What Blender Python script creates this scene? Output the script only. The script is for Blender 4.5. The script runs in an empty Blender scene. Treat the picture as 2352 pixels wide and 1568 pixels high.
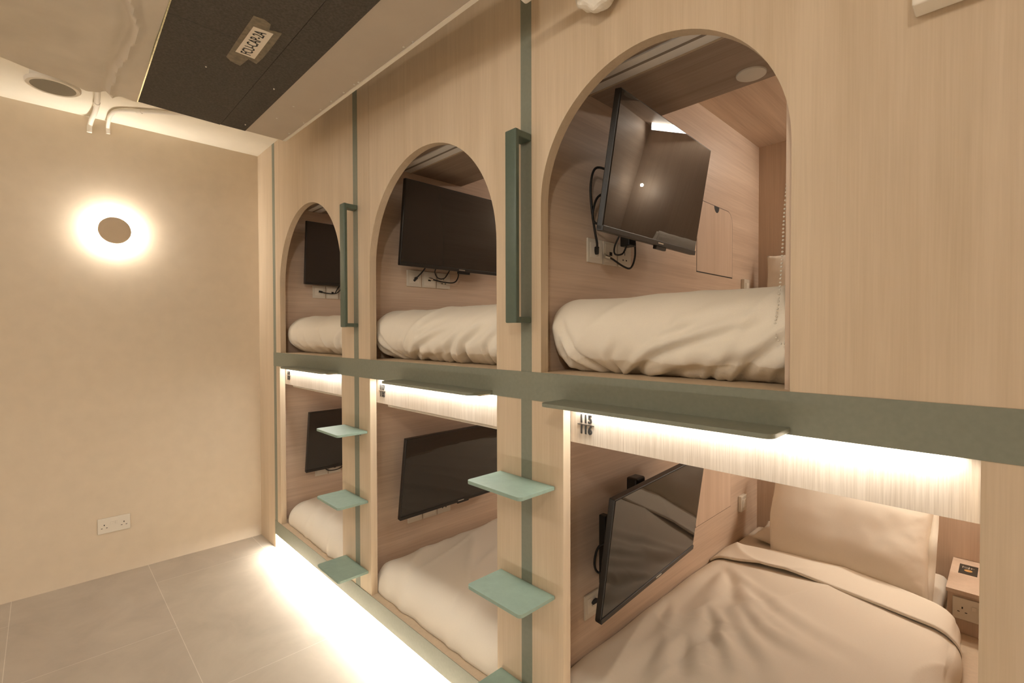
import bpy, bmesh, math, random
from mathutils import Vector, Matrix, noise
random.seed(7)
D = bpy.data
COL = bpy.context.scene.collection
PI = math.pi

# ------------------------------------------------------------------ materials
def new_mat(name):
    m = D.materials.new(name); m.use_nodes = True
    nt = m.node_tree
    b = nt.nodes['Principled BSDF']
    return m, nt, b

def plain(name, col, rough=.5, metal=0., spec=.5, noise_amt=0., nscale=30., bump=0., coat=0., emit=None, estr=0.):
    m, nt, b = new_mat(name)
    b.inputs['Base Color'].default_value = (*col, 1)
    b.inputs['Roughness'].default_value = rough
    b.inputs['Metallic'].default_value = metal
    b.inputs['Specular IOR Level'].default_value = spec
    b.inputs['Coat Weight'].default_value = coat
    if emit:
        b.inputs['Emission Color'].default_value = (*emit, 1)
        b.inputs['Emission Strength'].default_value = estr
    if noise_amt or bump:
        tc = nt.nodes.new('ShaderNodeTexCoord')
        n = nt.nodes.new('ShaderNodeTexNoise'); n.inputs['Scale'].default_value = nscale
        n.inputs['Detail'].default_value = 5
        nt.links.new(tc.outputs['Object'], n.inputs['Vector'])
        if noise_amt:
            r = nt.nodes.new('ShaderNodeValToRGB')
            r.color_ramp.elements[0].position = .3; r.color_ramp.elements[1].position = .7
            r.color_ramp.elements[0].color = (*[c*(1-noise_amt) for c in col], 1)
            r.color_ramp.elements[1].color = (*[min(1, c*(1+noise_amt)) for c in col], 1)
            nt.links.new(n.outputs['Fac'], r.inputs['Fac'])
            nt.links.new(r.outputs['Color'], b.inputs['Base Color'])
        if bump:
            bp = nt.nodes.new('ShaderNodeBump'); bp.inputs['Strength'].default_value = bump
            bp.inputs['Distance'].default_value = .002
            nt.links.new(n.outputs['Fac'], bp.inputs['Height'])
            nt.links.new(bp.outputs['Normal'], b.inputs['Normal'])
    return m

def wood(name, ca, cb, axis='z', fine=220., broad=9., rough=.5, streak=.35):
    """laminate with straight grain along one axis"""
    m, nt, b = new_mat(name)
    tc = nt.nodes.new('ShaderNodeTexCoord')
    def mapped(s, l):
        mp = nt.nodes.new('ShaderNodeMapping')
        v = [s, s, s]; v['xyz'.index(axis)] = l
        mp.inputs['Scale'].default_value = v
        nt.links.new(tc.outputs['Object'], mp.inputs['Vector'])
        return mp.outputs['Vector']
    def nz(vec, detail, dist=0.):
        n = nt.nodes.new('ShaderNodeTexNoise'); n.inputs['Scale'].default_value = 1.
        n.inputs['Detail'].default_value = detail; n.inputs['Distortion'].default_value = dist
        nt.links.new(vec, n.inputs['Vector'])
        return n.outputs['Fac']
    f1 = nz(mapped(fine, fine*.025), 3.)
    f2 = nz(mapped(broad, broad*.09), 4., .6)
    f3 = nz(mapped(fine*.28, fine*.006), 2.)
    def mathn(op, a, bv):
        n = nt.nodes.new('ShaderNodeMath'); n.operation = op
        for i, q in enumerate((a, bv)):
            if isinstance(q, (int, float)): n.inputs[i].default_value = q
            else: nt.links.new(q, n.inputs[i])
        return n.outputs[0]
    s = mathn('ADD', mathn('MULTIPLY', f1, streak), mathn('MULTIPLY', f2, .75-streak*.5))
    s = mathn('ADD', s, mathn('MULTIPLY', f3, .25+streak*.0))
    r = nt.nodes.new('ShaderNodeValToRGB')
    mid = .5*(streak+.75-streak*.5+.25)
    r.color_ramp.elements[0].position = max(0, mid-.17); r.color_ramp.elements[1].position = mid+.15
    r.color_ramp.elements[0].color = (*ca, 1); r.color_ramp.elements[1].color = (*cb, 1)
    nt.links.new(s, r.inputs['Fac'])
    nt.links.new(r.outputs['Color'], b.inputs['Base Color'])
    bp = nt.nodes.new('ShaderNodeBump'); bp.inputs['Strength'].default_value = .12
    bp.inputs['Distance'].default_value = .001
    nt.links.new(f1, bp.inputs['Height']); nt.links.new(bp.outputs['Normal'], b.inputs['Normal'])
    b.inputs['Roughness'].default_value = rough
    b.inputs['Specular IOR Level'].default_value = .35
    return m

def floor_mat():
    m, nt, b = new_mat('floor_tile')
    tc = nt.nodes.new('ShaderNodeTexCoord')
    mp = nt.nodes.new('ShaderNodeMapping'); mp.inputs['Location'].default_value = (-.29, .06, 0)
    nt.links.new(tc.outputs['Object'], mp.inputs['Vector'])
    br = nt.nodes.new('ShaderNodeTexBrick')
    br.inputs['Scale'].default_value = 1.
    br.inputs['Brick Width'].default_value = 1.15; br.inputs['Row Height'].default_value = .57
    br.inputs['Mortar Size'].default_value = .0016; br.inputs['Mortar Smooth'].default_value = .2
    br.offset = .5
    br.inputs['Color1'].default_value = (.50, .44, .36, 1); br.inputs['Color2'].default_value = (.47, .41, .34, 1)
    br.inputs['Mortar'].default_value = (.64, .58, .50, 1)
    nt.links.new(mp.outputs['Vector'], br.inputs['Vector'])
    n = nt.nodes.new('ShaderNodeTexNoise'); n.inputs['Scale'].default_value = 3.2; n.inputs['Detail'].default_value = 9
    n.inputs['Roughness'].default_value = .62; n.inputs['Distortion'].default_value = .5
    nt.links.new(tc.outputs['Object'], n.inputs['Vector'])
    mr = nt.nodes.new('ShaderNodeMapRange'); mr.inputs['From Min'].default_value = .3; mr.inputs['From Max'].default_value = .7
    mr.inputs['To Min'].default_value = .86; mr.inputs['To Max'].default_value = 1.1
    nt.links.new(n.outputs['Fac'], mr.inputs['Value'])
    mx = nt.nodes.new('ShaderNodeMix'); mx.data_type = 'RGBA'; mx.blend_type = 'MULTIPLY'; mx.inputs['Factor'].default_value = 1
    nt.links.new(br.outputs['Color'], mx.inputs[6]); nt.links.new(mr.outputs['Result'], mx.inputs[7])
    nt.links.new(mx.outputs[2], b.inputs['Base Color'])
    b.inputs['Roughness'].default_value = .5; b.inputs['Specular IOR Level'].default_value = .3
    return m

M = dict(
    facade=wood('laminate_facade', (.52, .405, .275), (.64, .515, .37), 'z', 260, 9, .5, .3),
    inner=wood('laminate_inner_side', (.54, .405, .305), (.72, .57, .445), 'y', 150, 8, .5, .35),
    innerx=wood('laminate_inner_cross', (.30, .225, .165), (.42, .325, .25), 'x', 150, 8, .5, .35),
    back=wood('laminate_inner_back', (.52, .39, .29), (.66, .52, .405), 'z', 200, 8, .5, .3),
    valance=wood('laminate_valance', (.50, .41, .32), (.68, .59, .49), 'z', 420, 8, .5, .6),
    edge=plain('panel_edge', (.56, .44, .31), .5, noise_amt=.05, nscale=60),
    floor=floor_mat(),
    wallpaint=plain('wall_paint', (.66, .56, .43), .85, spec=.2, noise_amt=.025, nscale=14, bump=.25),
    ceilpaint=plain('ceiling_paint', (.80, .73, .60), .8, spec=.2, noise_amt=.03, nscale=8),
    green=plain('sage_metal', (.205, .215, .165), .48, noise_amt=.05, nscale=90),
    greenlt=plain('sage_tread', (.255, .350, .285), .5, noise_amt=.06, nscale=40),
    greenhd=plain('sage_handle', (.088, .118, .088), .42, noise_amt=.05, nscale=60),
    white=plain('white_plastic', (.72, .66, .56), .4),
    offwhite=plain('warm_white', (.80, .74, .64), .55),
    black=plain('black_plastic', (.012, .011, .010), .38),
    screen=plain('screen_glass', (.026, .023, .020), .012, spec=.75),
    bezel=plain('screen_bezel', (.022, .019, .016), .35),
    cable=plain('cable_rubber', (.010, .009, .008), .5),
    silver=plain('silver_metal', (.7, .68, .62), .3, metal=1.),
    dark=plain('dark_slot', (.015, .012, .01), .7),
    cloth=plain('white_cotton', (.80, .735, .63), .85, spec=.2, noise_amt=.015, nscale=400, bump=.15),
    sheet=plain('white_sheet', (.82, .755, .655), .85, spec=.2, noise_amt=.02, nscale=300),
    pillow=plain('pillow_cotton', (.83, .77, .67), .8, spec=.2, noise_amt=.015, nscale=300),
    foam=plain('black_foam', (.084, .072, .058), .95, spec=.15, noise_amt=.22, nscale=130, bump=.8),
    ductmetal=plain('painted_duct', (.47, .40, .32), .55, noise_amt=.04, nscale=6),
    wrap=plain('grey_wrap', (.58, .51, .41), .6, noise_amt=.07, nscale=6, bump=.5),
    foil=plain('foil_edge', (.75, .72, .5), .25, metal=1., noise_amt=.4, nscale=160),
    tape=plain('masking_tape', (.17, .135, .085), .7, noise_amt=.25, nscale=60),
    paper=plain('label_paper', (.74, .66, .54), .8),
    ink=plain('ink', (.012, .01, .008), .7),
    lettering=plain('dark_numeral', (.03, .028, .026), .35),
    grille=plain('speaker_grille', (.25, .22, .165), .7, noise_amt=.25, nscale=900),
    boxtop=wood('box_laminate', (.52, .40, .30), (.62, .48, .37), 'z', 200, 10, .5, .3),
    card=plain('card_black', (.03, .028, .022), .4),
    orange=plain('card_orange', (.55, .30, .10), .5),
    slotwhite=plain('slot_white', (.93, .90, .84), .5),
    glow=plain('lamp_diffuser', (1, .95, .85), .5, emit=(1., .945, .86), estr=420.),
)

# ------------------------------------------------------------------ mesh helpers
def box(bm, x0, x1, y0, y1, z0, z1):
    vs = [bm.verts.new(p) for p in ((x0,y0,z0),(x1,y0,z0),(x1,y1,z0),(x0,y1,z0),(x0,y0,z1),(x1,y0,z1),(x1,y1,z1),(x0,y1,z1))]
    for f in ((0,3,2,1),(4,5,6,7),(0,1,5,4),(1,2,6,5),(2,3,7,6),(3,0,4,7)):
        bm.faces.new([vs[i] for i in f])
    return vs

def rbox(bm, x0, x1, y0, y1, z0, z1, r):
    n0 = set(bm.edges)
    vs = box(bm, x0, x1, y0, y1, z0, z1)
    es = list({e for v in vs for e in v.link_edges})
    bmesh.ops.bevel(bm, geom=es, offset=r, segments=3, affect='EDGES', profile=.5)

def B(x0, x1, y0, y1, z0, z1, r=0):
    bm = bmesh.new()
    if r: rbox(bm, x0, x1, y0, y1, z0, z1, r)
    else: box(bm, x0, x1, y0, y1, z0, z1)
    return bm

def extrude_poly(bm, pts, vec):
    """pts: 3D loop; extruded by vec"""
    vec = Vector(vec)
    a = [bm.verts.new(p) for p in pts]; b = [bm.verts.new(Vector(p)+vec) for p in pts]
    n = len(a)
    bm.faces.new(a); bm.faces.new(b[::-1])
    for i in range(n):
        bm.faces.new((a[i], b[i], b[(i+1) % n], a[(i+1) % n]))
    bmesh.ops.recalc_face_normals(bm, faces=bm.faces)

def frame_of(d):
    d = d.normalized()
    u = d.cross(Vector((0, 0, 1)))
    if u.length < .05: u = d.cross(Vector((1, 0, 0)))
    u.normalize(); return u, d.cross(u).normalized()

def smooth_path(pts, k=8):
    P = [Vector(p) for p in pts]
    P = [P[0]*2-P[1]] + P + [P[-1]*2-P[-2]]
    out = []
    for i in range(1, len(P)-2):
        for s in range(k):
            t = s/k
            a, b, c, d = P[i-1], P[i], P[i+1], P[i+2]
            out.append(.5*((2*b)+(c-a)*t+(2*a-5*b+4*c-d)*t*t+(3*b-a-3*c+d)*t**3))
    out.append(P[-2]); return out

def tube(bm, pts, r, seg=10, smooth=True, caps=True):
    P = smooth_path(pts) if smooth and len(pts) > 2 else [Vector(p) for p in pts]
    rings = []; u = None
    for i, p in enumerate(P):
        d = (P[min(i+1, len(P)-1)]-P[max(i-1, 0)]).normalized()
        if u is None: u, v = frame_of(d)
        else:
            u = (u-d*u.dot(d)).normalized(); v = d.cross(u)
        rr = r[i] if isinstance(r, list) else r
        rings.append([bm.verts.new(p+(u*math.cos(a)+v*math.sin(a))*rr) for a in [2*PI*k/seg for k in range(seg)]])
    for a, b in zip(rings, rings[1:]):
        for k in range(seg):
            bm.faces.new((a[k], a[(k+1) % seg], b[(k+1) % seg], b[k]))
    if caps:
        bm.faces.new(rings[0][::-1]); bm.faces.new(rings[-1])

def lathe(bm, prof, origin, axis, seg=48, caps=True):
    """prof: list of (radius, height along axis)"""
    o = Vector(origin); ax = Vector(axis).normalized(); u, v = frame_of(ax)
    rings = [[bm.verts.new(o+ax*h+(u*math.cos(a)+v*math.sin(a))*r) for a in [2*PI*k/seg for k in range(seg)]] for r, h in prof]
    for a, b in zip(rings, rings[1:]):
        for k in range(seg):
            bm.faces.new((a[k], a[(k+1) % seg], b[(k+1) % seg], b[k]))
    if caps:
        bm.faces.new(rings[0][::-1]); bm.faces.new(rings[-1])
    bmesh.ops.recalc_face_normals(bm, faces=bm.faces)

def world_loc(o):
    v = Vector(o.location); p = o.parent
    while p is not None:
        v += Vector(p.location); p = p.parent
    return v

def obj(name, bm, mat, parent=None, origin=None, smooth=False, bevel=0, angle=None):
    """bm is in world coordinates; the object origin is put at origin"""
    if parent is not None:
        base = world_loc(parent); origin = Vector(origin) if origin is not None else base
    else:
        base = Vector((0, 0, 0)); origin = Vector(origin) if origin is not None else base
    bmesh.ops.translate(bm, verts=bm.verts, vec=-origin)
    me = D.meshes.new(name); bm.to_mesh(me); bm.free()
    me.materials.append(M[mat] if isinstance(mat, str) else mat)
    if smooth:
        for p in me.polygons: p.use_smooth = True
        if angle:
            try: me.set_sharp_from_angle(angle=math.radians(angle))
            except Exception: pass
    o = D.objects.new(name, me); COL.objects.link(o)
    if parent is not None: o.parent = parent
    o.location = origin-base
    if bevel:
        b = o.modifiers.new('bevel', 'BEVEL'); b.width = bevel; b.segments = 2; b.limit_method = 'ANGLE'
    return o

def tag(o, label, cat, group=None):
    o['label'] = label; o['category'] = cat
    if group: o['group'] = group
    return o

def thing(name, label, cat, loc, group=None):
    o = D.objects.new(name, None); o.empty_display_size = .05
    COL.objects.link(o); o.location = loc
    return tag(o, label, cat, group)

def struct(name, bm, mat, **k):
    o = obj(name, bm, mat, **k); o['kind'] = 'structure'; return o

def copy_tree(o, parent=None):
    c = o.copy(); COL.objects.link(c)
    if parent is not None: c.parent = parent
    for ch in list(o.children): copy_tree(ch, c)
    return c

# ------------------------------------------------------------------ key dimensions (metres)
CEIL = 2.59
SX = [.304, 1.424, 2.5465]            # centres of the vertical green strips
SW = .0225                            # half width of a strip
XL = [.322, 1.4446, 2.565]            # inner face of each pod's left side
LO = [(.389, 1.263), (1.553, 2.411), (2.693, 3.553)]   # lower openings
UP = [(.407, 1.270), (1.557, 2.411), (2.607, 3.278)]   # arches
TOPA = [2.108, 2.106, 2.098]
PT = .032                             # front panel thickness
DB = 1.909                            # back wall of pods
XR = [1.404, 2.525, 3.655]            # inner face of each pod's right side
ENDX = 4.9
ZR0, ZR1 = .091, .179
ZB0, ZB1 = 1.177, 1.263
nth = ['farthest', 'middle', 'nearest']

# ------------------------------------------------------------------ setting
struct('floor', B(-.1, ENDX+.1, -2.3, 2.1, -.06, 0), 'floor')
struct('ceiling', B(-.1, ENDX+.1, -2.3, 0, CEIL, CEIL+.06), 'ceilpaint')
struct('wall_left', B(-.1, 0, -2.3, .0, 0, CEIL), 'wallpaint')
struct('wall_front', B(-.1, ENDX+.1, -2.4, -2.3, 0, CEIL), 'wallpaint')
struct('wall_right', B(ENDX, ENDX+.1, -2.3, 2.1, 0, CEIL), 'wallpaint')

# filler between end wall and first strip
tag(obj('filler_panel', B(0, SX[0]-SW, 0, PT, 0, CEIL), 'facade'),
    'narrow full-height pale wood panel filling the corner beside the beige wall', 'panel')
# wide plain facade at right, upper and lower
t = thing('facade_panel', 'plain pale wood panel at the far right edge of the capsule wall', 'panel', (4.3, 0, ZR1))
obj('upper_board', B(SX[2]+1.126+SW, ENDX, 0, PT, ZB1, CEIL), 'facade', t)
obj('lower_board', B(SX[2]+1.126+SW, ENDX, 0, PT, ZR1, ZB0), 'facade', t)

# ------------------------------------------------------------------ capsules
def arch_pts(a0, a1, top, n=48):
    r = (a1-a0)/2; cx = (a0+a1)/2; zc = top-r
    return [(cx-r*math.cos(t), zc+r*math.sin(t)) for t in [PI*i/n for i in range(n+1)]]

for k in range(3):
    xl, xr = XL[k], XR[k]
    a0, a1 = UP[k]; l0, l1 = LO[k]
    pl = SX[k]+SW                                    # panel left limit
    prr = SX[k+1]-SW if k < 2 else SX[2]+1.126+SW    # panel right limit
    # ---------- upper capsule
    u = thing('sleeping_capsule', ['upper pale wood sleeping capsule with arched opening, farthest, beside the beige wall',
                                   'upper pale wood sleeping capsule with arched opening, between the two green handles',
                                   'upper pale wood sleeping capsule with arched opening, nearest, with the tilted television'][k],
              'bunk capsule', ((a0+a1)/2, 0, ZB1), 'arched upper capsules')
    bm = bmesh.new()
    seam = .0012
    ap = arch_pts(a0, a1, TOPA[k])
    zs = ap[0][1]
    if k < 2:
        # post from strip to seam, full height; arch panel beside it
        box(bm, pl, a0-seam*0, 0, PT, ZB1, CEIL)
        obj('post_panel', bm, 'facade', u)
        bm = bmesh.new()
        outline = [(a0+seam, zs)] + [(x if i else a0+seam, z) for i, (x, z) in enumerate(ap)][1:] + [(a1, ZB1), (prr, ZB1), (prr, CEIL), (a0+seam, CEIL)]
    else:
        outline = [(pl, ZB1), (a0, ZB1)] + ap + [(a1, ZB1), (prr, ZB1), (prr, CEIL), (pl, CEIL)]
    extrude_poly(bm, [(x, 0, z) for x, z in outline], (0, PT, 0))
    obj('arched_front_panel', bm, 'facade', u)
    # lining of the reveal, slightly proud behind the panel
    # inner sides
    obj('left_side_panel', B(xl-.015, xl, PT, DB, ZB1-.03, 2.46), 'inner', u)
    obj('right_side_panel', B(xr, xr+.015, PT, DB, ZB1-.03, 2.46), 'inner', u)
    obj('back_panel', B(xl-.015, xr+.015, DB, DB+.018, ZB1-.03, 2.46), 'back', u)
    obj('ceiling_panel', B(xl, xr, PT, DB, 2.447, 2.465), 'inner', u)
    obj('base_panel', B(xl-.015, xr+.015, 0.0, DB, ZB1-.018, ZB1), 'edge', u)
    # dropped soffit with linear air slot
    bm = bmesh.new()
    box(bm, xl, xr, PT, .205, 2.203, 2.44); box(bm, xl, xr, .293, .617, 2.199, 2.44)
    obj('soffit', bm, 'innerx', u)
    s = obj('air_slot', B(xl, xr, .207, .291, 2.198, 2.24), 'slotwhite', u, bevel=.002)
    obj('slot_groove', B(xl, xr, .239, .249, 2.1965, 2.199), 'dark' if False else plain('groove_grey', (.30, .25, .20), .6), s)
    obj('slot_trim', B(xl, xr, .289, .2925, 2.194, 2.20), 'edge', s)
    d = obj('soffit_disc', (lambda b: (lathe(b, [(.001, -.006), (.040, -.006), (.0435, -.004), (.0445, 0)], (xl+.44, .549, 2.199), (0, 0, 1)), b)[1])(bmesh.new()), 'offwhite', u, smooth=True, angle=40)
    if k == 2:
        obj('inner_jamb', B(3.258, 3.31, PT+.004, PT+.024, ZB1, 2.19), 'back', u)
        # small access door outlined on the left side panel
        yy0, yy1, zz0, zz1 = 1.118, 1.527, 1.670, 2.004
        loop = [(yy0, zz0), (yy1, zz0), (yy1, zz1-.06)]
        loop += [(yy1-.06+.06*math.cos(t), zz1-.06+.06*math.sin(t)) for t in [PI/2*i/8 for i in range(1, 9)]]
        notch = [(1.334+.03*math.cos(t), zz1-.030*math.sin(t)) for t in [PI*i/12 for i in range(13)]]
        loop += notch + [(yy0+.06, zz1)]
        loop += [(yy0+.06-.06*math.sin(t), zz1-.06+.06*math.cos(t)) for t in [PI/2*i/8 for i in range(1, 9)]]
        def loop_scaled(g):
            cy, cz = (yy0+yy1)/2, (zz0+zz1)/2
            return [(cy+(y-cy)*(1+g/.2), cz+(z-cz)*(1+g/.167)) for y, z in loop]
        bm = bmesh.new(); box(bm, xl, xl+.0006, yy0-.0028, yy1+.0032, zz0-.005, zz1-.055)
        box(bm, xl, xl+.0006, yy0+.055, yy1-.055, zz1-.06, zz1+.0028)
        for yc in (yy0+.06, yy1-.06):
            lathe(bm, [(.063, 0), (.063, .0006)], (xl, yc, zz1-.06), (1, 0, 0), 40)
        obj('door_gap', bm, 'dark', u)
        bm = bmesh.new(); extrude_poly(bm, [(xl+.0004, y, z) for y, z in loop], (.0006, 0, 0))
        obj('access_door', bm, wood('access_door_laminate', (.57, .43, .32), (.70, .55, .43), 'z', 150, 8, .5, .3), u)
    # ---------- lower capsule
    w = thing('sleeping_capsule', ['lower sleeping capsule numbered 119 and 120, farthest, beside the beige wall',
                                   'lower sleeping capsule numbered 117 and 118, in the middle of the row',
                                   'lower sleeping capsule numbered 115 and 116, nearest, with pillow in view'][k],
              'bunk capsule', ((l0+l1)/2, 0, ZR1), 'rectangular lower capsules')
    obj('left_post_panel', B(pl, l0, 0, PT, ZR1, ZB0), 'facade', w)
    obj('right_post_panel', B(l1, prr, 0, PT, ZR1, ZB0), 'facade', w)
    obj('left_side_panel', B(xl-.015, xl, PT, DB, .162, 1.165), 'inner', w)
    obj('right_side_panel', B(xr, xr+.015, PT, DB, .162, 1.165), 'inner', w)
    obj('back_panel', B(xl-.015, xr+.015, DB, DB+.018, .162, 1.165), 'back', w)
    obj('ceiling_panel', B(xl, xr, .07, DB, 1.15, 1.165), 'inner', w)
    obj('base_panel', B(xl-.015, xr+.015, 0.0, DB, .161, ZR1), 'edge', w)
    obj('valance_board', B(l0-.02, l1+.02, PT+.002, PT+.018, 1.065, 1.215), 'valance', w)
    if k == 2:
        obj('access_door', B(xl, xl+.0012, 1.118, 1.5235, .4705, 1.0), wood('access_door_low', (.58, .44, .33), (.71, .56, .44), 'z', 150, 8, .5, .3), w)
        obj('door_gap', B(xl, xl+.0006, 1.115, 1.5255, .468, 1.0), 'dark', w)

# roller blinds seen under the valances of the far lower pods
for k in (0, 1):
    l0, l1 = LO[k]
    t = thing('roller_blind', ['rolled-up blind behind the light board of the lower capsule nearest the beige wall',
                               'rolled-up blind behind the light board of the middle lower capsule'][k], 'blind', ((l0+l1)/2, .085, 1.09), 'roller blinds')
    bm = bmesh.new(); tube(bm, [(l0+.02, .085, 1.09), (l1-.01, .085, 1.09)], .026, 20, False)
    obj('blind_roll', bm, 'offwhite', t, smooth=True, angle=40)
    obj('bottom_rail', B(l0+.05, l1-.02, .060, .075, 1.047, 1.066, .004), 'white', t)

# strips, band, rail, plinth
for k, x in enumerate(SX):
    bm = bmesh.new()
    box(bm, x-SW, x+SW, -.0005, PT, ZR1, ZB0); box(bm, x-SW, x+SW, -.0005, PT, ZB1, CEIL)
    tag(obj('vertical_trim', bm, 'green'),
        ['thin sage green vertical strip on the wood front, nearest the beige wall',
         'sage green vertical strip behind the smaller far green handle',
         'sage green vertical strip behind the large near green handle'][k], 'trim strip', 'vertical green strips')
tag(obj('fascia_band', B(SX[0]-SW, ENDX, -.002, -.0001, ZB0, ZB1), 'green'),
    'long horizontal sage green band between upper arches and lower capsules', 'trim band')
tag(obj('base_rail', B(SX[0]-SW, ENDX, -.002, -.0001, ZR0, ZR1), 'green'),
    'low horizontal sage green rail glowing underneath, just above the floor', 'trim rail')
bm = bmesh.new()
for a, b in ((SX[0]-SW+.0, 1.34), (1.341, 2.45), (2.451, ENDX)):
    box(bm, a, b, .020, .036, 0, .158)
tag(obj('plinth_board', bm, 'valance'), 'brightly lit pale wood plinth under the lower green rail', 'plinth')

# ------------------------------------------------------------------ treads and ledges
def tread_bm(x0, x1, dep, z, th=.011, r=.014):
    pts = [(x0, -.002), (x0, -dep+r)]
    pts += [(x0+r-r*math.cos(t), -dep+r-r*math.sin(t)) for t in [PI/2*i/6 for i in range(1, 7)]]
    pts += [(x1-r+r*math.sin(t), -dep+r-r*math.cos(t)) for t in [PI/2*i/6 for i in range(0, 7)]]
    pts += [(x1, -.002)]
    bm = bmesh.new(); extrude_poly(bm, [(x, y, z-th) for x, y in pts], (0, 0, th)); return bm
TW = ['upper', 'middle', 'lowest']
for col, (x0, x1) in enumerate(((1.299, 1.531), (2.430, 2.662))):
    for row, z in enumerate((.934, .612, .286)):
        t = thing('step_tread', '%s pale green step plate on the %s green strip' % (TW[row], ['farther', 'nearer'][col]), 'step', ((x0+x1)/2, 0, z-.011), 'green ladder steps')
        obj('plate', tread_bm(x0, x1, .146, z), 'greenlt', t, bevel=.0012)
        bm = bmesh.new(); box(bm, (x0+x1)/2-.05, (x0+x1)/2+.05, -.004, -.0006, z-.03, z-.0112)
        obj('fixing_flange', bm, 'green', t)
for k, (x0, x1, dp) in enumerate(((.645, 1.228, .088), (1.826, 2.392, .100), (2.694, 3.280, .104))):
    t = thing('grab_ledge', ['long thin sage green ledge on the band under the farthest arch',
                             'long thin sage green ledge on the band under the middle arch',
                             'long thin sage green ledge on the band under the nearest arch'][k], 'ledge', ((x0+x1)/2, 0, 1.18), 'green ledges under the arches')
    obj('plate', tread_bm(x0, x1, dp, 1.192, .010, .02), 'green', t, bevel=.001)
    obj('bracket', B(x1-.035, x1-.010, -.05, -.001, 1.1765, 1.182), 'silver', t)

# ------------------------------------------------------------------ handles
for k, x in ((1, SX[1]), (2, SX[2])):
    t = thing('grab_bar', ['slim dark green vertical grab handle between the farthest and middle arches',
                              'large dark green vertical grab handle left of the nearest arch'][k-1], 'handle', (x, 0, 1.414), 'green grab handles')
    hw = .0235
    obj('grip_bar', B(x-hw, x+hw, -.068, -.052, 1.412, 1.984, .004), 'greenhd', t, smooth=True, angle=40)
    obj('arm', B(x-hw+.001, x+hw-.001, -.056, -.001, 1.962, 1.983, .003), 'greenhd', t)
    obj('arm', B(x-hw+.001, x+hw-.001, -.056, -.001, 1.413, 1.430, .003), 'greenhd', t)

# ------------------------------------------------------------------ numbers
def text_mesh(s, size, depth, bold=.0, space=1.0):
    cu = D.curves.new('tmp', 'FONT'); cu.body = s; cu.size = size; cu.extrude = depth; cu.offset = bold
    cu.align_x = 'CENTER'; cu.align_y = 'CENTER'; cu.space_character = space
    o = D.objects.new('tmp', cu); COL.objects.link(o)
    dg = bpy.context.evaluated_depsgraph_get(); dg.update()
    me = D.meshes.new_from_object(o.evaluated_get(dg))
    D.objects.remove(o); D.curves.remove(cu)
    bm = bmesh.new(); bm.from_mesh(me); D.meshes.remove(me)
    return bm
for k, (a, b) in enumerate((('119', '120'), ('117', '118'), ('115', '116'))):
    x = [.447, 1.604, 2.748][k]; y = PT+.002
    t = thing('room_number', 'dark raised number %s over %s on the lit wood board' % (a, b), 'number sign', (x, y, 1.121), 'capsule number signs')
    for s, z in ((a, 1.1365), (b, 1.1055)):
        bm = text_mesh(s, .0335, .0015, .0006, 1.02)
        bmesh.ops.scale(bm, vec=(.88, 1, 1), verts=bm.verts)
        bmesh.ops.transform(bm, matrix=Matrix.Translation((x, y-.0016, z)) @ Matrix.Rotation(PI/2, 4, 'X'), verts=bm.verts)
        obj('numeral', bm, 'lettering', t)
    obj('divider_bar', B(x-.0285, x+.0285, y-.003, y, 1.1203, 1.1217), 'lettering', t)

# ------------------------------------------------------------------ televisions
TWD, THT = .685, .4035
def make_tv(label, c, yaw, pitch, roll, wallx, shade='screen'):
    root = thing('television', label, 'television', c, 'wall televisions')
    c = Vector(c)
    yw, pt, rl = [math.radians(a) for a in (yaw, pitch, roll)]
    n = Vector((math.cos(yw)*math.cos(pt), -math.sin(yw)*math.cos(pt), math.sin(pt)))
    r = Vector((0, 0, 1)).cross(n).normalized(); u = n.cross(r)
    r2 = r*math.cos(rl)+u*math.sin(rl); u2 = -r*math.sin(rl)+u*math.cos(rl)
    T = Matrix(((r2.x, u2.x, n.x, c.x), (r2.y, u2.y, n.y, c.y), (r2.z, u2.z, n.z, c.z), (0, 0, 0, 1)))
    w, h = TWD/2, THT/2
    def add(name, bm, mat, parent=root, **k):
        bmesh.ops.transform(bm, matrix=T, verts=bm.verts); return obj(name, bm, mat, parent, **k)
    add('case', B(-w, w, -h, h, -.022, -.0005, .003), 'bezel')
    bm = bmesh.new(); bm.faces.new([bm.verts.new(p) for p in ((-w+.004, -h+.016, .0004), (w-.004, -h+.016, .0004), (w-.004, h-.004, .0004), (-w+.004, h-.004, .0004))])
    add('screen', bm, shade)
    ch = add('bottom_bezel', B(-w, w, -h-.002, -h+.0155, -.020, .0035, .002), 'bezel')
    add('logo_mark', B(.015, .055, -h+.005, -h+.009, .003, .0042), 'silver', ch)
    add('sensor_tab', B(.02, .10, -h-.014, -h+.002, -.018, -.004, .003), 'black')
    add('rear_housing', B(-w*.62, w*.62, -h*.85, h*.35, -.050, -.020, .008), 'black')
    # wall mount (from housing to wall)
    back = T @ Vector((0, -.03, -.045))
    if back.x-wallx > .02:
        bm = bmesh.new()
        box(bm, wallx, wallx+.012, back.y-.05, back.y+.05, back.z-.10, back.z+.10)
        box(bm, wallx+.010, back.x+.004, back.y-.025, back.y+.025, back.z-.03, back.z+.03)
        obj('wall_mount', bm, 'black', root)
    return root, T
tvs = {}
spec = {('u', 0): ((.405, .500, 1.908), -1.4, -6.0, .3), ('u', 1): ((1.575, .501, 1.910), -1.4, -7.95, .3), ('u', 2): ((2.749, .472, 1.890), -3.2, -9.6, .6),
        ('l', 0): ((.405, .502, .673), -1.4, -8.8, 0), ('l', 1): ((1.567, .497, .682), -1.9, -8.3, -.1), ('l', 2): ((2.724, .497, .688), -2.6, -8.0, 1.1)}
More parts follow.
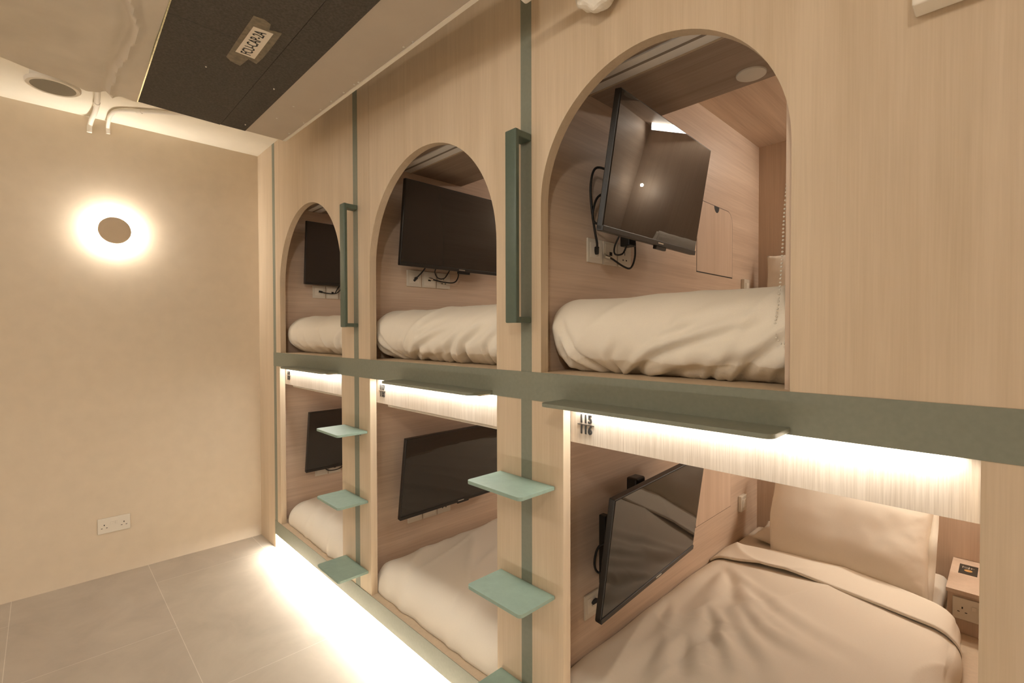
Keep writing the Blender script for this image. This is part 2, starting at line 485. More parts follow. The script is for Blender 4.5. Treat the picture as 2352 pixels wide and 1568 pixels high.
for (lv, k), (c, yw, pt, rl) in spec.items():
    lab = {('u', 0): 'black flat television in the farthest arched capsule', ('u', 1): 'black flat television in the middle arched capsule',
           ('u', 2): 'glossy black television tilted downward in the nearest arched capsule', ('l', 0): 'black television in the lower capsule nearest the beige wall',
           ('l', 1): 'black television tilted in the middle lower capsule', ('l', 2): 'glossy television reflecting bedding in the nearest lower capsule'}[(lv, k)]
    tvs[(lv, k)] = make_tv(lab, c, yw, pt, rl, XL[k])

bmk = B(XL[2]+.018, XL[2]+.045, .325, .352, .50, .745, .004)
obj('mount_bar', bmk, 'black', tvs[('l', 2)][0])
bmk = B(XL[2]+.055, XL[2]+.10, .44, .50, .80, .862, .008)
obj('mount_hook', bmk, 'black', tvs[('l', 2)][0])

# ------------------------------------------------------------------ wall plates
def plate(label, x, y0, z0, kind, w=.085, h=.083, th=.007):
    t = thing('wall_plate', label, 'wall plate', (x, y0+w/2, z0), 'plates under the televisions')
    p = obj('cover', B(x, x+th, y0, y0+w, z0, z0+h, .0015), 'white', t)
    X = x+th
    if kind == 'tv':
        obj('insert', B(X, X+.001, y0+.014, y0+w-.014, z0+.018, z0+h-.014), 'offwhite', t)
        bm = bmesh.new(); lathe(bm, [(.006, 0), (.006, .006), (.003, .006)], (X, y0+w/2, z0+h/2), (1, 0, 0), 16)
        obj('aerial_port', bm, 'silver', t)
    elif kind == 'data':
        obj('insert', B(X, X+.001, y0+.010, y0+w-.010, z0+.010, z0+h-.010), 'offwhite', t)
        obj('data_port', B(X, X+.002, y0+w/2-.008, y0+w/2+.008, z0+h/2-.007, z0+h/2+.006), 'dark', t)
    else:
        bm = bmesh.new()
        for dy, dz, sy, sz in ((0, .010, .0016, .006), (-.011, -.014, .0035, .0025), (.011, -.014, .0035, .0025)):
            box(bm, X, X+.0006, y0+w/2+dy-sy, y0+w/2+dy+sy, z0+h/2+dz-sz, z0+h/2+dz+sz)
        obj('pin_hole', bm, 'dark', t)
        obj('rocker', B(X, X+.003, y0+w/2+.008, y0+w/2+.026, z0+h-.022, z0+h-.010), 'white', t)
    return t
PW = ['left', 'middle', 'right']; KIND = ['tv', 'data', 'power']
for k in range(3):
    for i in range(3):
        y0 = [.235, .262, .277][k]+i*.0925
        plate('%s square plate under the television in the %s arched capsule' % (PW[i], nth[k]), XL[k], y0, [1.622, 1.622, 1.626][k], KIND[i])
    for i in range(3 if k == 1 else (2 if k == 0 else 1)):
        y0 = [.241, .259, .262][k]+i*.0925
        plate('%s square plate below the television in the %s lower capsule' % (PW[i], nth[k]), XL[k], y0, [.420, .411, .388][k], KIND[i])

# ------------------------------------------------------------------ cables
def cable(label, pts, r=.0032, plug=None, cat='cable', tail=None):
    t = thing('cable', label, cat, pts[0], 'television cables')
    bm = bmesh.new(); tube(bm, pts, r, 8)
    obj('cord', bm, 'cable', t, smooth=True)
    if plug is not None:
        a, b = Vector(pts[-2]), Vector(pts[-1]); d = (b-a).normalized()
        bm = bmesh.new(); tube(bm, [b-d*.012, b+d*.012], r*1.9, 10, False)
        obj('plug', bm, plug, t, smooth=True, angle=40)
    return t
# upper near
x = XL[2]
cable('black aerial cable hanging left of the tilted television into the left plate', [(x+.07, .33, 1.93), (x+.035, .285, 1.94), (x+.03, .262, 1.88), (x+.03, .268, 1.80), (x+.03, .285, 1.73), (x+.025, .305, 1.69), (x+.014, .318, 1.668)], .0042, 'cable')
cable('second black cable bundled left of the tilted television', [(x+.08, .35, 1.86), (x+.04, .30, 1.85), (x+.034, .272, 1.80), (x+.036, .276, 1.755), (x+.07, .33, 1.745)], .004)
cable('black cable looped under the tilted television in the nearest arch', [(x+.08, .37, 1.73), (x+.05, .375, 1.685), (x+.035, .40, 1.662), (x+.04, .44, 1.668), (x+.05, .455, 1.705)], .0032)
cable('black data cable with metal plug lying in front of the middle plate, nearest arch', [(x+.06, .49, 1.71), (x+.05, .505, 1.66), (x+.045, .485, 1.620), (x+.035, .45, 1.624), (x+.02, .40, 1.648), (x+.016, .375, 1.652)], .0036, 'silver')
# adapter
tag(obj('power_adapter', B(x+.025, x+.065, .445, .49, 1.695, 1.735, .004), 'black'), 'small black power block under the tilted television', 'adapter')
# upper middle
x = XL[1]
cable('black aerial cable into the left plate of the middle arched capsule', [(x+.06, .345, 1.73), (x+.04, .335, 1.70), (x+.022, .315, 1.672), (x+.012, .308, 1.660)], .0034, 'cable')
cable('black cable loop under the television in the middle arched capsule', [(x+.07, .405, 1.735), (x+.05, .402, 1.70), (x+.04, .43, 1.672), (x+.04, .47, 1.675), (x+.05, .495, 1.715), (x+.06, .50, 1.735)], .003)
cable('black data cable with metal plug in front of the middle plate, middle arch', [(x+.06, .54, 1.73), (x+.05, .555, 1.69), (x+.045, .53, 1.656), (x+.03, .47, 1.655), (x+.018, .42, 1.664), (x+.014, .40, 1.668)], .0034, 'silver')
# upper far
x = XL[0]
cable('black cable dangling over the plates of the farthest arched capsule', [(x+.03, .44, 1.72), (x+.03, .40, 1.668), (x+.028, .36, 1.655), (x+.02, .31, 1.659), (x+.014, .285, 1.665)], .0034, 'cable')
cable('short black cable beside it under the television in the farthest arched capsule', [(x+.03, .425, 1.73), (x+.03, .395, 1.69), (x+.03, .378, 1.66)], .0034)
# lower far
cable('black looping cable below the television of the lower capsule nearest the beige wall', [(x+.04, .285, .480), (x+.035, .32, .452), (x+.032, .38, .446), (x+.03, .43, .462), (x+.04, .46, .49)], .0034)
# lower near
x = XL[2]
cable('black cable loop beside the television in the nearest lower capsule', [(x+.075, .335, .66), (x+.03, .312, .64), (x+.02, .298, .585), (x+.022, .315, .545), (x+.06, .33, .55)], .004)
cable('black aerial cable entering the left plate in the nearest lower capsule', [(x+.05, .345, .50), (x+.03, .335, .468), (x+.018, .318, .446), (x+.012, .31, .440)], .004, 'cable')

# ------------------------------------------------------------------ bedding
def grid_rbox(bm, x0, x1, y0, y1, z0, z1, r, h=.02, skip_bottom=False):
    """rounded box made of fine grids; r=(rx,ry,rz) rounding"""
    nx, ny, nz = [max(3, int((b-a)/h)) for a, b in ((x0, x1), (y0, y1), (z0, z1))]
    nz = max(nz, 8)
    cache = {}
    def V(i, j, k):
        key = (i, j, k)
        if key not in cache:
            # denser sampling towards the edges
            p = Vector((x0+(x1-x0)*i/nx, y0+(y1-y0)*j/ny, z0+(z1-z0)*k/nz))
            cache[key] = bm.verts.new(p)
        return cache[key]
    def quad(a, b, c, d):
        bm.faces.new((V(*a), V(*b), V(*c), V(*d)))
    for i in range(nx):
        for j in range(ny):
            if not skip_bottom: quad((i, j, 0), (i, j+1, 0), (i+1, j+1, 0), (i+1, j, 0))
            quad((i, j, nz), (i+1, j, nz), (i+1, j+1, nz), (i, j+1, nz))
    for i in range(nx):
        for k in range(nz):
            quad((i, 0, k), (i+1, 0, k), (i+1, 0, k+1), (i, 0, k+1)); quad((i, ny, k), (i, ny, k+1), (i+1, ny, k+1), (i+1, ny, k))
    for j in range(ny):
        for k in range(nz):
            quad((0, j, k), (0, j, k+1), (0, j+1, k+1), (0, j+1, k)); quad((nx, j, k), (nx, j+1, k), (nx, j+1, k+1), (nx, j, k+1))
    lo = Vector((x0, y0, z0)); hi = Vector((x1, y1, z1))
    out = []
    for v in bm.verts:
        p = v.co.copy(); q = Vector([min(max(p[a], lo[a]+r[a]), hi[a]-r[a]) for a in range(3)])
        e = Vector([(p[a]-q[a])/r[a] if r[a] else 0 for a in range(3)])
        mx = max(abs(e[0]), abs(e[1]), abs(e[2]))
        if mx > 0:
            l = e.length
            e = e*(mx/l)
        nrm = e.normalized() if e.length else Vector((0, 0, 1))
        v.co = q+Vector([e[a]*r[a] for a in range(3)])
        out.append((v, nrm))
    return out

def ridge(v, s=1.):
    n = noise.noise(v); return (1-abs(n)*2.2)**3*s if abs(n) < .45 else 0.

def crease(px, pz, polys, soft=False):
    f = 0.
    for pts, A, w in polys:
        best = 9; bt = 0; sd = 1
        n = len(pts)-1
        for i in range(n):
            (ax, az), (bx, bz) = pts[i], pts[i+1]
            dx, dz = bx-ax, bz-az; L = dx*dx+dz*dz
            t = min(1, max(0, ((px-ax)*dx+(pz-az)*dz)/L))
            qx, qz = px-ax-dx*t, pz-az-dz*t
            d = math.hypot(qx, qz)
            if d < best: best = d; bt = (i+t)/n; sd = 1 if dx*qz-dz*qx > 0 else -1
        if best > 6*w: continue
        ww = w*(.6+.9*bt)
        amp = A*(1.15-.75*bt)*min(1, (1-bt)*4+.15)
        if soft: amp *= min(1, bt*3.5)
        e = best/ww*sd
        f += amp*(-math.exp(-e*e)+.75*math.exp(-(e-2.0)**2/1.3)+.25*math.exp(-(e+2.2)**2/2.))
    return f
FRONT = [([(2.828, 1.264), (2.943, 1.322), (3.128, 1.376), (3.26, 1.410)], .017, .011), ([(3.122, 1.264), (3.173, 1.31), (3.245, 1.36), (3.3, 1.40)], .015, .010),
         ([(2.765, 1.264), (2.697, 1.311), (2.642, 1.398), (2.62, 1.45)], .013, .010), ([(3.049, 1.264), (3.102, 1.303), (3.245, 1.340)], .010, .009),
         ([(2.72, 1.264), (2.66, 1.29), (2.60, 1.35)], .010, .009), ([(2.90, 1.264), (3.00, 1.287), (3.10, 1.30)], .009, .008),
         ([(2.80, 1.264), (2.80, 1.31), (2.86, 1.37)], .009, .010), ([(2.98, 1.37), (3.10, 1.41), (3.26, 1.43)], .007, .012), ([(2.64, 1.30), (2.63, 1.38), (2.66, 1.43)], .008, .012), ([(3.20, 1.264), (3.235, 1.29), (3.28, 1.315)], .009, .008)]
MIDF = [([(x-1.118 if i % 2 else x-1.10, z) for x, z in p], A*.8, w) for i, (p, A, w) in enumerate(FRONT)]+[([(2.10, 1.264), (2.17, 1.34), (2.35, 1.43)], .016, .011), ([(2.25, 1.264), (2.29, 1.33), (2.38, 1.40)], .013, .010)]
FARF = [([(1.05, 1.264), (1.10, 1.34), (1.22, 1.40)], .012, .014), ([(.62, 1.264), (.55, 1.29), (.45, 1.33)], .009, .012), ([(.85, 1.264), (.92, 1.29), (1.02, 1.31)], .007, .010)]
TOPC = [([(2.771, .776), (2.825, .69), (2.85, .58), (2.845, .484), (2.891, .309)], .016, .022), ([(2.640, 1.23), (2.774, 1.034), (2.833, .797), (2.915, .524)], .012, .026),
        ([(2.853, .87), (2.96, .736), (3.043, .694), (3.179, .649)], .010, .022), ([(2.794, .566), (2.853, .385), (2.9, .319)], .014, .020), ([(2.733, .503), (2.768, .299), (2.799, .216)], .010, .022),
        ([(2.744, 1.11), (2.954, .921), (3.116, .851), (3.3, .80)], .008, .026), ([(2.85, .623), (2.915, .524), (2.978, .398)], .014, .018), ([(2.66, 1.20), (2.68, .9), (2.70, .62)], .010, .025),
        ([(2.70, 1.15), (2.80, .93), (2.90, .83)], .007, .02), ([(2.90, .70), (3.02, .55), (3.10, .40)], .008, .024), ([(2.63, .75), (2.68, .55), (2.70, .35)], .008, .02)]
TOPC = [(p, A*.95, w*1.15) for p, A, w in TOPC]

def duvet_upper(label, k, seed, x0, x1, skew=1.):
    rr = Vector((seed*7.1, seed*3.3, 0))
    bm = bmesh.new()
    y0 = .075; z0, z1 = ZB1+.001, 1.487
    vs = grid_rbox(bm, x0, x1, y0, 1.895 if k != 2 else 1.895, z0, z1, (.085, .085, .085), .0085)
    for v, n in vs:
        p = v.co
        t = min(1, max(0, (p.z-z0)/(z1-z0)))
        fr = max(0, 1-(p.y-y0)/.25)
        d = -.028*math.sin(PI*t)*fr                    # belly
        d += .022*(1-t)**3*fr                         # tucked under
        # diagonal gathered folds over the front
        q = Vector((p.x*5.5-(p.z)*4.5*skew, p.z*1.6+p.y*1.2, .3))+rr
        f = ridge(q)*.013+noise.noise(q*.6)*.015
        q2 = Vector((p.x*13-(p.z)*8*skew, p.z*2.5, .7+p.y))+rr
        f += ridge(q2)*.007*(1.15-t)
        q4 = Vector((p.x*21-(p.z)*15*skew, p.z*3.5+p.x*2, 2.7+p.y))+rr
        f += ridge(q4)*.002*(1.1-t)*max(0, min(1, noise.noise(q*.35)*3+.5))
        q3 = Vector((p.x*2.2, p.z*2, p.y*2))+rr
        f += noise.noise(q3)*.014
        gather = .010*math.sin(p.x*55+3*noise.noise(Vector((p.x*4, seed, 0))))*(max(0, .42-t)/.42)**1.5
        w = .35+.65*fr
        if fr > 0: f = f*.55+crease(p.x, p.z, [FARF, MIDF, FRONT][k])*fr**.5
        v.co += n*(f*w)+Vector((0, d-gather*fr, 0))
        if v.co.z < z0: v.co.z = z0
        if t < .02: v.co.z = z0
        # hold clear of the side wall and top
        v.co.x = max(v.co.x, XL[k]+.003+.0)
        v.co.z = min(v.co.z, 1.502)
    o = obj('duvet', bm, 'cloth', origin=((x0+x1)/2, (y0+1.9)/2, z0), smooth=True)
    tag(o, label, 'duvet', 'white duvets')
    return o
duvet_upper('white rumpled duvet in the nearest arched capsule', 2, 1.7, 2.562, 3.50)
duvet_upper('white rumpled duvet in the middle arched capsule', 1, 4.2, 1.450, 2.40, 1.1)
duvet_upper('smooth white duvet in the farthest arched capsule', 0, 8.9, .335, 1.28, -.5)

def duvet_lower(label, k, seed, x0, x1, y0, y1, z0=ZR1+.001, z1=.292, open_bottom=False):
    rr = Vector((seed*5.1, seed*2.3, 0))
    bm = bmesh.new()
    vs = grid_rbox(bm, x0, x1, y0, y1, z0, z1, (.10, .11, min(.10, (z1-z0)*.85)), .0125, open_bottom)
    for v, n in vs:
        p = v.co
        t = min(1, max(0, (p.z-z0)/(z1-z0)))
        cx = (p.x-x0)/(x1-x0)
        crown = .022*math.sin(PI*min(1, max(0, cx)))*t
        a = Vector((p.x*3.0+p.y*2.2, p.y*1.1-p.x*.5, .4))+rr
        f = ridge(a)*.014+noise.noise(a*.8)*.022
        b = Vector((p.x*7.5+p.y*3.2, p.y*1.8, 1.3))+rr
        f += ridge(b)*.007
        fr = max(0, 1-(p.y-y0)/.22)
        gather = .0025*math.sin(p.x*30+6*noise.noise(Vector((p.x*5, seed, 0))))*fr*(1-t*.7)
        v.co += n*(f*(.4+.6*t)+gather)+Vector((0, 0, crown))
        if t < .02 or v.co.z < z0: v.co.z = z0
        v.co.x = max(v.co.x, XL[k]+.003)
        v.co.y = max(v.co.y, .018)
    o = obj('duvet', bm, 'cloth', origin=((x0+x1)/2, (y0+y1)/2, z0), smooth=True)
    return tag(o, label, 'duvet', 'white duvets')
duvet_lower('white duvet filling the middle lower capsule', 1, 2.6, 1.458, 2.40, .035, 1.87)
duvet_lower('white duvet in the lower capsule nearest the beige wall', 0, 6.1, .330, 1.27, .035, 1.87)

# nearest lower bed: mattress with sheet, duvet with turned-back edge, pillow
tag(obj('mattress', B(2.572, 3.400, .07, 1.895, ZR1+.001, .272, .03), 'sheet', smooth=True, angle=60), 'sheeted mattress under the pillow in the nearest lower capsule', 'mattress')

def bed_cover():
    x0, x1, y0, y1, z0 = 2.567, 3.497, .035, 1.30, ZR1+.001
    t = thing('duvet', 'large white duvet with turned-back edge on the nearest lower bed', 'duvet', (3.03, .7, z0), 'white duvets')
    def surf(nx, ny, y0, y1, lift, thick_edge, mat, name, seed, foot):
        bm = bmesh.new(); V = []
        xm = 3.405
        for j in range(ny+1):
            row = []
            v = j/ny; yb = y0+(y1-y0)*v
            for i in range(nx+1):
                u = i/nx
                s = u*(xm-x0+.20)            # arc length across, last part hangs down the right side
                flat = xm-x0
                R = .085
                if s < flat-.02:
                    x = x0+s; dz = 0
                else:
                    q = s-(flat-.02); ang = min(q/R, PI/2*.96)
                    x = xm-.02+R*math.sin(ang); dz = -R*(1-math.cos(ang))
                    if q > R*PI/2*.96: dz -= (q-R*PI/2*.96)
                # curve of the turned edge: bows forward at the right
                yy = yb-(.09*max(0, (u-.62)/.38)**2+.03*max(0, (.12-u)/.12))*v**3+.02*math.sin(u*PI)*v**3
                z = .287+.030*math.sin(PI*min(1, s/flat))+lift+dz
                zi = z
                # left side tuck against wall
                z -= .030*max(0, 1-s/.07)**2
                # foot rounding
                if foot and yb-y0 < .10: z -= .10*(1-(yb-y0)/.10)**2
                a = Vector((x*1.9+yy*1.0+.6*noise.noise(Vector((x*2, yy*2, 5))), yy*.8-x*1.1, .4+seed))
                f = ridge(a)*.014
                c = Vector(((x-2.70)*4.8-(yy-1.3)*1.5*((x-2.9)), (yy)*1.25, 2.2+seed))
                fan = max(0, 1-abs(x-2.85)/.50)*max(0, min(1, (1.15-yy)/.35))
                f += ridge(c)*.008*fan*(1 if foot else .3)+noise.noise(c*.9)*.012*fan*(1 if foot else .3)
                if foot: f += crease(x, yy, TOPC, True)*min(1, max(0, (1.27-yy)/.1))
                d = Vector((x*3+yy*2, yy*2.2-x, 7+seed)); f += noise.noise(d)*(.012 if foot else .005)
                f += .004*math.sin(yy*26+x*5+3*noise.noise(Vector((yy*3, x*2, 0))))*max(0, -dz)/.1*1.5
                if dz < -.03: x += .010*noise.noise(Vector((yy*7, z*6, 2)))+.006*math.sin(yy*17)
                z += f*(1 if dz > -.03 else .2)
                z = max(z, z0)
                row.append(bm.verts.new((max(x, XL[2]+.003), yy, z)))
            V.append(row)
        for j in range(ny):
            for i in range(nx):
                bm.faces.new((V[j][i], V[j][i+1], V[j+1][i+1], V[j+1][i]))
        # rolled far edge with thickness
        last = V[-1]; prev = last
        for m in range(1, 6):
            ang = PI*m/5
            new = [bm.verts.new((v.co.x, v.co.y+thick_edge*math.sin(ang), max(z0, v.co.z-thick_edge*(1-math.cos(ang))))) for v in last]
            for i in range(nx): bm.faces.new((prev[i], prev[i+1], new[i+1], new[i]))
            prev = new
        # rolled near edge
        first = V[0]; prev = first
        for m in range(1, 6):
            ang = PI*m/5
            new = [bm.verts.new((v.co.x, v.co.y-thick_edge*math.sin(ang), max(z0, v.co.z-thick_edge*(1-math.cos(ang))))) for v in first]
            for i in range(nx): bm.faces.new((prev[i+1], prev[i], new[i], new[i+1]))
            prev = new
        o = obj(name, bm, mat, t, smooth=True)
        return o
    surf(150, 230, y0, 1.425, 0, .012, 'cloth', 'cover', 0, True)
    surf(110, 22, 1.275, 1.450, .016, .0065, 'cloth', 'turned_back_edge', 3, False)
bed_cover()

def pillow(label, c, w, h, th, tilt, seed, name='pillow', yaw=0, flange=.03, lean=0.):
    """w along x, h up the incline; tilt from horizontal in degrees (top leans to +y)"""
    bm = bmesh.new(); nu, nv = 64, 44
    rr = Vector((seed*3.7, seed*1.9, 0))
    sides = []
    for sgn in (1, -1):
        G = []
        for j in range(nv+1):
            v = -1+2*j/nv; row = []
            for i in range(nu+1):
                u = -1+2*i/nu
                X = w/2*u*(1-.055*(1-v*v)*abs(u)**3)
                Y = h/2*v*(1-.075*(1-u*u)*abs(v)**3)
                e = (max(0, 1-abs(u)**3.0)*max(0, 1-abs(v)**2.6))**.5
                Z = sgn*th/2*e
                edge = 1-e
                if e > 0:
                    q = Vector((u*6, v*4, sgn*3.))+rr
                    Z += sgn*(noise.noise(q)*.004+ridge(Vector((q.x*1.6, q.y*2.2, q.z)))*.009*edge)*min(1, e*2.5)*(0.3+edge)
                    Z += sgn*.006*noise.noise(Vector((u*2.2, v*2.2, 4)) + rr)
                if v < 0 and u < 0 and lean: X += lean*(v*u)**1.5*w
                if lean and u < 0: Y += .05*lean*u*v
                Y += .004*noise.noise(Vector((u*5, seed, 0)))*abs(v)**6
                if (abs(u) == 1 or abs(v) == 1) and sgn == -1:
                    row.append(sides[0][j][i]); continue
                row.append(bm.verts.new((X, Y, Z)))
            G.append(row)
        sides.append(G)
        for j in range(nv):
            for i in range(nu):
                f = (G[j][i], G[j][i+1], G[j+1][i+1], G[j+1][i])
                bm.faces.new(f if sgn == 1 else f[::-1])
    Mx = Matrix.Translation(c) @ Matrix.Rotation(math.radians(yaw), 4, 'Z') @ Matrix.Rotation(math.radians(tilt), 4, 'X')
    bmesh.ops.transform(bm, matrix=Mx, verts=bm.verts)
    root = thing(name, label, 'pillow', (c[0], c[1], c[2]), 'white pillows')
    obj('cushion', bm, 'pillow', root, smooth=True)
    # open flap of the pillowcase at the right end
    bm = bmesh.new(); n2 = 30
    A = []
    for s in (0, 1):
        rowA = []
        for m in range(n2+1):
            v = -1+2*m/n2
            X0 = w/2*(1-.055*(1-v*v))-.012
            X1 = w/2+flange*(.75+.25*math.cos(v*2))
            Xs = X0 if s == 0 else X1
            Yv = h/2*v*.985
            Zv = .004*math.sin(v*9+seed)+(0.010*math.sin(v*4+1) if s else 0)
            rowA.append(bm.verts.new((Xs, Yv, Zv)))
        A.append(rowA)
    for m in range(n2): bm.faces.new((A[0][m], A[1][m], A[1][m+1], A[0][m+1]))
    bmesh.ops.transform(bm, matrix=Mx, verts=bm.verts)
    fl = obj('case_flap', bm, 'pillow', root, smooth=True)
    sd = fl.modifiers.new('solid', 'SOLIDIFY'); sd.thickness = .0025
    return root
pillow('large white pillow leaning on the back wall of the nearest lower capsule', (3.040, 1.630, .462), .66, .49, .19, 54, 1.3, flange=.008, lean=.10)
pillow('white pillow standing at the back of the nearest arched capsule', (2.99, 1.770, 1.600), .71, .44, .13, 72, 2.9)
# a second pillow corner behind, lying flat to the left
pillow('second white pillow lying low behind the large leaning pillow', (2.985, 1.740, .310), .70, .26, .085, 3, 5.1, flange=.0)

# ------------------------------------------------------------------ switches by the heads of the nearest beds
for lab, y, z in (('small white switch box on the side wall of the nearest arched capsule', 1.650, 1.588), ('small white switch box on the side wall of the nearest lower capsule', 1.625, .412)):
    t = thing('light_switch', lab, 'switch', (XL[2], y+.043, z), 'bed head switches')
    obj('back_box', B(XL[2], XL[2]+.018, y, y+.075, z, z+.084, .003), 'white', t)
    obj('rocker', B(XL[2]+.018, XL[2]+.022, y+.018, y+.057, z+.02, z+.064, .002), 'offwhite', t)

# ------------------------------------------------------------------ bedside box
t = thing('bedside_box', 'pale wood bedside box beside the pillow in the nearest lower capsule', 'cabinet', (3.53, 1.72, ZR1+.001))
obj('top_board', B(3.413, XR[2]-.002, 1.533, 1.905, .340, .356), 'boxtop', t, bevel=.001)
obj('body', B(3.417, XR[2]-.002, 1.551, 1.905, ZR1+.001, .336), 'back', t)
obj('shadow_gap', B(3.420, XR[2]-.004, 1.560, 1.905, .336, .340), 'dark', t)
t = thing('card', 'small black card with white sketch and orange blob on the bedside box', 'card', (3.468, 1.782, .356))
obj('sheet', B(3.439, 3.498, 1.724, 1.840, .3562, .3570), 'card', t)
bm = bmesh.new()
for a, b in (((3.450, 1.815), (3.450, 1.795)), ((3.450, 1.812), (3.468, 1.806)), ((3.455, 1.797), (3.472, 1.797)), ((3.470, 1.818), (3.470, 1.792)), ((3.470, 1.806), (3.488, 1.806)), ((3.478, 1.812), (3.478, 1.798))):
    d = Vector((b[0]-a[0], b[1]-a[1], 0)).normalized(); nn = Vector((-d.y, d.x, 0))*.0009
    p = [Vector((*a, .3571))+nn, Vector((*b, .3571))+nn, Vector((*b, .3571))-nn, Vector((*a, .3571))-nn]
    bm.faces.new([bm.verts.new(q) for q in p])
obj('white_sketch', bm, 'paper', t)
bm = bmesh.new(); bm.faces.new([bm.verts.new((3.469+.013*math.cos(a), 1.770+.013*math.sin(a), .3572)) for a in [2*PI*i/20 for i in range(20)]])
obj('orange_blob', bm, 'orange', t)

# ------------------------------------------------------------------ UK double sockets
def uk_socket(label, place, w=.146, h=.086, flip=False):
    """place(u,v,d): u right, v up from centre, d out of wall -> world"""
    P0 = Vector(place(0, 0, 0)); ex = Vector(place(1, 0, 0))-P0; ey = Vector(place(0, 1, 0))-P0; ez = Vector(place(0, 0, 1))-P0
    T = Matrix(((ex.x, ey.x, ez.x, P0.x), (ex.y, ey.y, ez.y, P0.y), (ex.z, ey.z, ez.z, P0.z), (0, 0, 0, 1)))
    t = thing('double_socket', label, 'socket', P0, 'double power sockets')
    def add(name, bm, mat):
        bmesh.ops.transform(bm, matrix=T, verts=bm.verts); bmesh.ops.recalc_face_normals(bm, faces=bm.faces); return obj(name, bm, mat, t)
    add('cover', B(-w/2, w/2, -h/2, h/2, 0, .009, .0025), 'white')
    for s in (-1, 1):
        bm = bmesh.new(); cx = s*.044
        box(bm, cx-.002, cx+.002, .001, .009, .009, .0094)
        for q in (-.011, .011): box(bm, cx+q-.0035, cx+q+.0035, -.0135, -.0105, .009, .0094)
        add('pin_hole', bm, 'dark')
        add('rocker', B(s*.010-.007, s*.010+.007, .004, .020, .009, .012, .001), 'white')
uk_socket('white double power socket low on the beige wall', lambda u, v, d: (d, -.785+u, .291+v))
uk_socket('white double power socket on the bedside box front in the nearest lower capsule', lambda u, v, d: (3.433+.073+u, 1.551-d, .281+v))

# ------------------------------------------------------------------ bead chain
bm = bmesh.new()
ch = smooth_path([(3.262, .066, 2.16), (3.257, .062, 1.80), (3.250, .052, 1.622), (3.248, .052, 1.567), (3.244, .052, 1.495), (3.240, .050, 1.44), (3.236, .046, 1.398), (3.238, .043, 1.375), (3.246, .042, 1.361), (3.254, .044, 1.358), (3.264, .060, 1.385), (3.27, .066, 1.60), (3.272, .066, 2.16)], 60)
acc = 0; last = ch[0]; beads = [ch[0]]
for p in ch[1:]:
    acc += (p-last).length; last = p
    if acc > .0075: beads.append(p); acc = 0
for p in beads:
    bmesh.ops.create_icosphere(bm, subdivisions=1, radius=.0026, matrix=Matrix.Translation(p))
tag(obj('bead_chain', bm, 'white', smooth=True), 'thin white beaded blind chain hanging at the right of the nearest arch', 'chain')

# ------------------------------------------------------------------ wall sconce
sc = thing('wall_sconce', 'round disc wall lamp with glowing halo on the beige wall', 'wall lamp', (0, -.765, 1.972))
bm = bmesh.new(); lathe(bm, [(.045, .0), (.045, .026)], (0, -.765, 1.970), (1, 0, 0)); obj('glowing_core', bm, 'glow', sc, smooth=True, angle=40)
bm = bmesh.new(); lathe(bm, [(.0725, .030), (.0740, .032), (.0740, .042), (.0725, .044)], (0, -.765, 1.970), (1, 0, 0), 64); obj('disc_shade', bm, plain('lamp_disc', (.60, .48, .34), .6), sc, smooth=True, angle=40)

# ------------------------------------------------------------------ duct overhead
RX, RY, RZ = .901, -.133, 2.400
DX = Vector((1, -.036, -.0585))
def dp(s, t, up=0):  # s metres along duct from its end, t metres away from bunks
    return Vector((RX, RY, RZ))+DX*s+Vector((0, -t, 0))+Vector((0, 0, up))
Ld = 1.62; LM = 1.85; LW = 1.30
def slab(t0, t1, z0, z1, s0=0, s1=Ld, e0=0., e1=0.):
    bm = bmesh.new()
    # e0,e1 shift the far end at t0,t1
    pts = [dp(s0+e0, t0, z0), dp(s1, t0, z0), dp(s1, t1, z0), dp(s0+e1, t1, z0)]
    top = [Vector((p.x, p.y, p.z+(z1-z0))) for p in pts]
    a = [bm.verts.new(p) for p in pts]; b = [bm.verts.new(p) for p in top]
    bm.faces.new(a[::-1]); bm.faces.new(b)
    for i in range(4): bm.faces.new((a[i], a[(i+1) % 4], b[(i+1) % 4], b[i]))
    bmesh.ops.recalc_face_normals(bm, faces=bm.faces)
    return bm
du = thing('air_duct', 'long ceiling duct with white metal edge and black foam underside', 'duct', dp(0, .3))
obj('metal_edge', slab(.013, .192, 0, .14, s1=LM), 'ductmetal', du)
obj('folded_lip', slab(0, .013, -.004, .14, s1=LM, e0=.012), 'offwhite', du)
obj('foam_underside', slab(.192, .3005, -.002, .14), 'foam', du)
obj('foam_underside', slab(.303, .622, -.004, .14, e0=.0, e1=.02), 'foam', du)
obj('seam', slab(.3005, .303, .003, .13), 'dark', du)
obj('seam', slab(.306, .621, -.0043, -.003, s0=.915, s1=.9165), 'dark', du)
obj('foil_edge', slab(.6215, .6255, -.006, .02, e0=.02, e1=.02), 'foil', du)
for s, tt in ((.14, .024), (.34, .020), (.56, .024), (.68, .024), (.80, .022), (.90, .022), (.93, .018), (1.28, .022), (1.33, .016), (.30, .13), (.50, .12)):
    bm = bmesh.new(); c = dp(s, tt); lathe(bm, [(.0035, -.0022), (.0045, -.001), (.0045, .001)], c, (0, 0, 1), 12)
    obj('screw', bm, 'silver', du, smooth=True)
for s, tt in ((.62, .235), (.10, .215), (1.45, .225), (.62, .47), (1.3, .5)):
    bm = bmesh.new(); c = dp(s, tt); lathe(bm, [(.0025, -.006), (.003, -.004), (.003, .001)], c, (0, 0, 1), 8)
    obj('rivet', bm, 'white', du)
def interp(x, pts):
    for (a, fa), (b, fb) in zip(pts, pts[1:]):
        if x <= b: return fa+(fb-fa)*(x-a)/(b-a)
    return pts[-1][1]
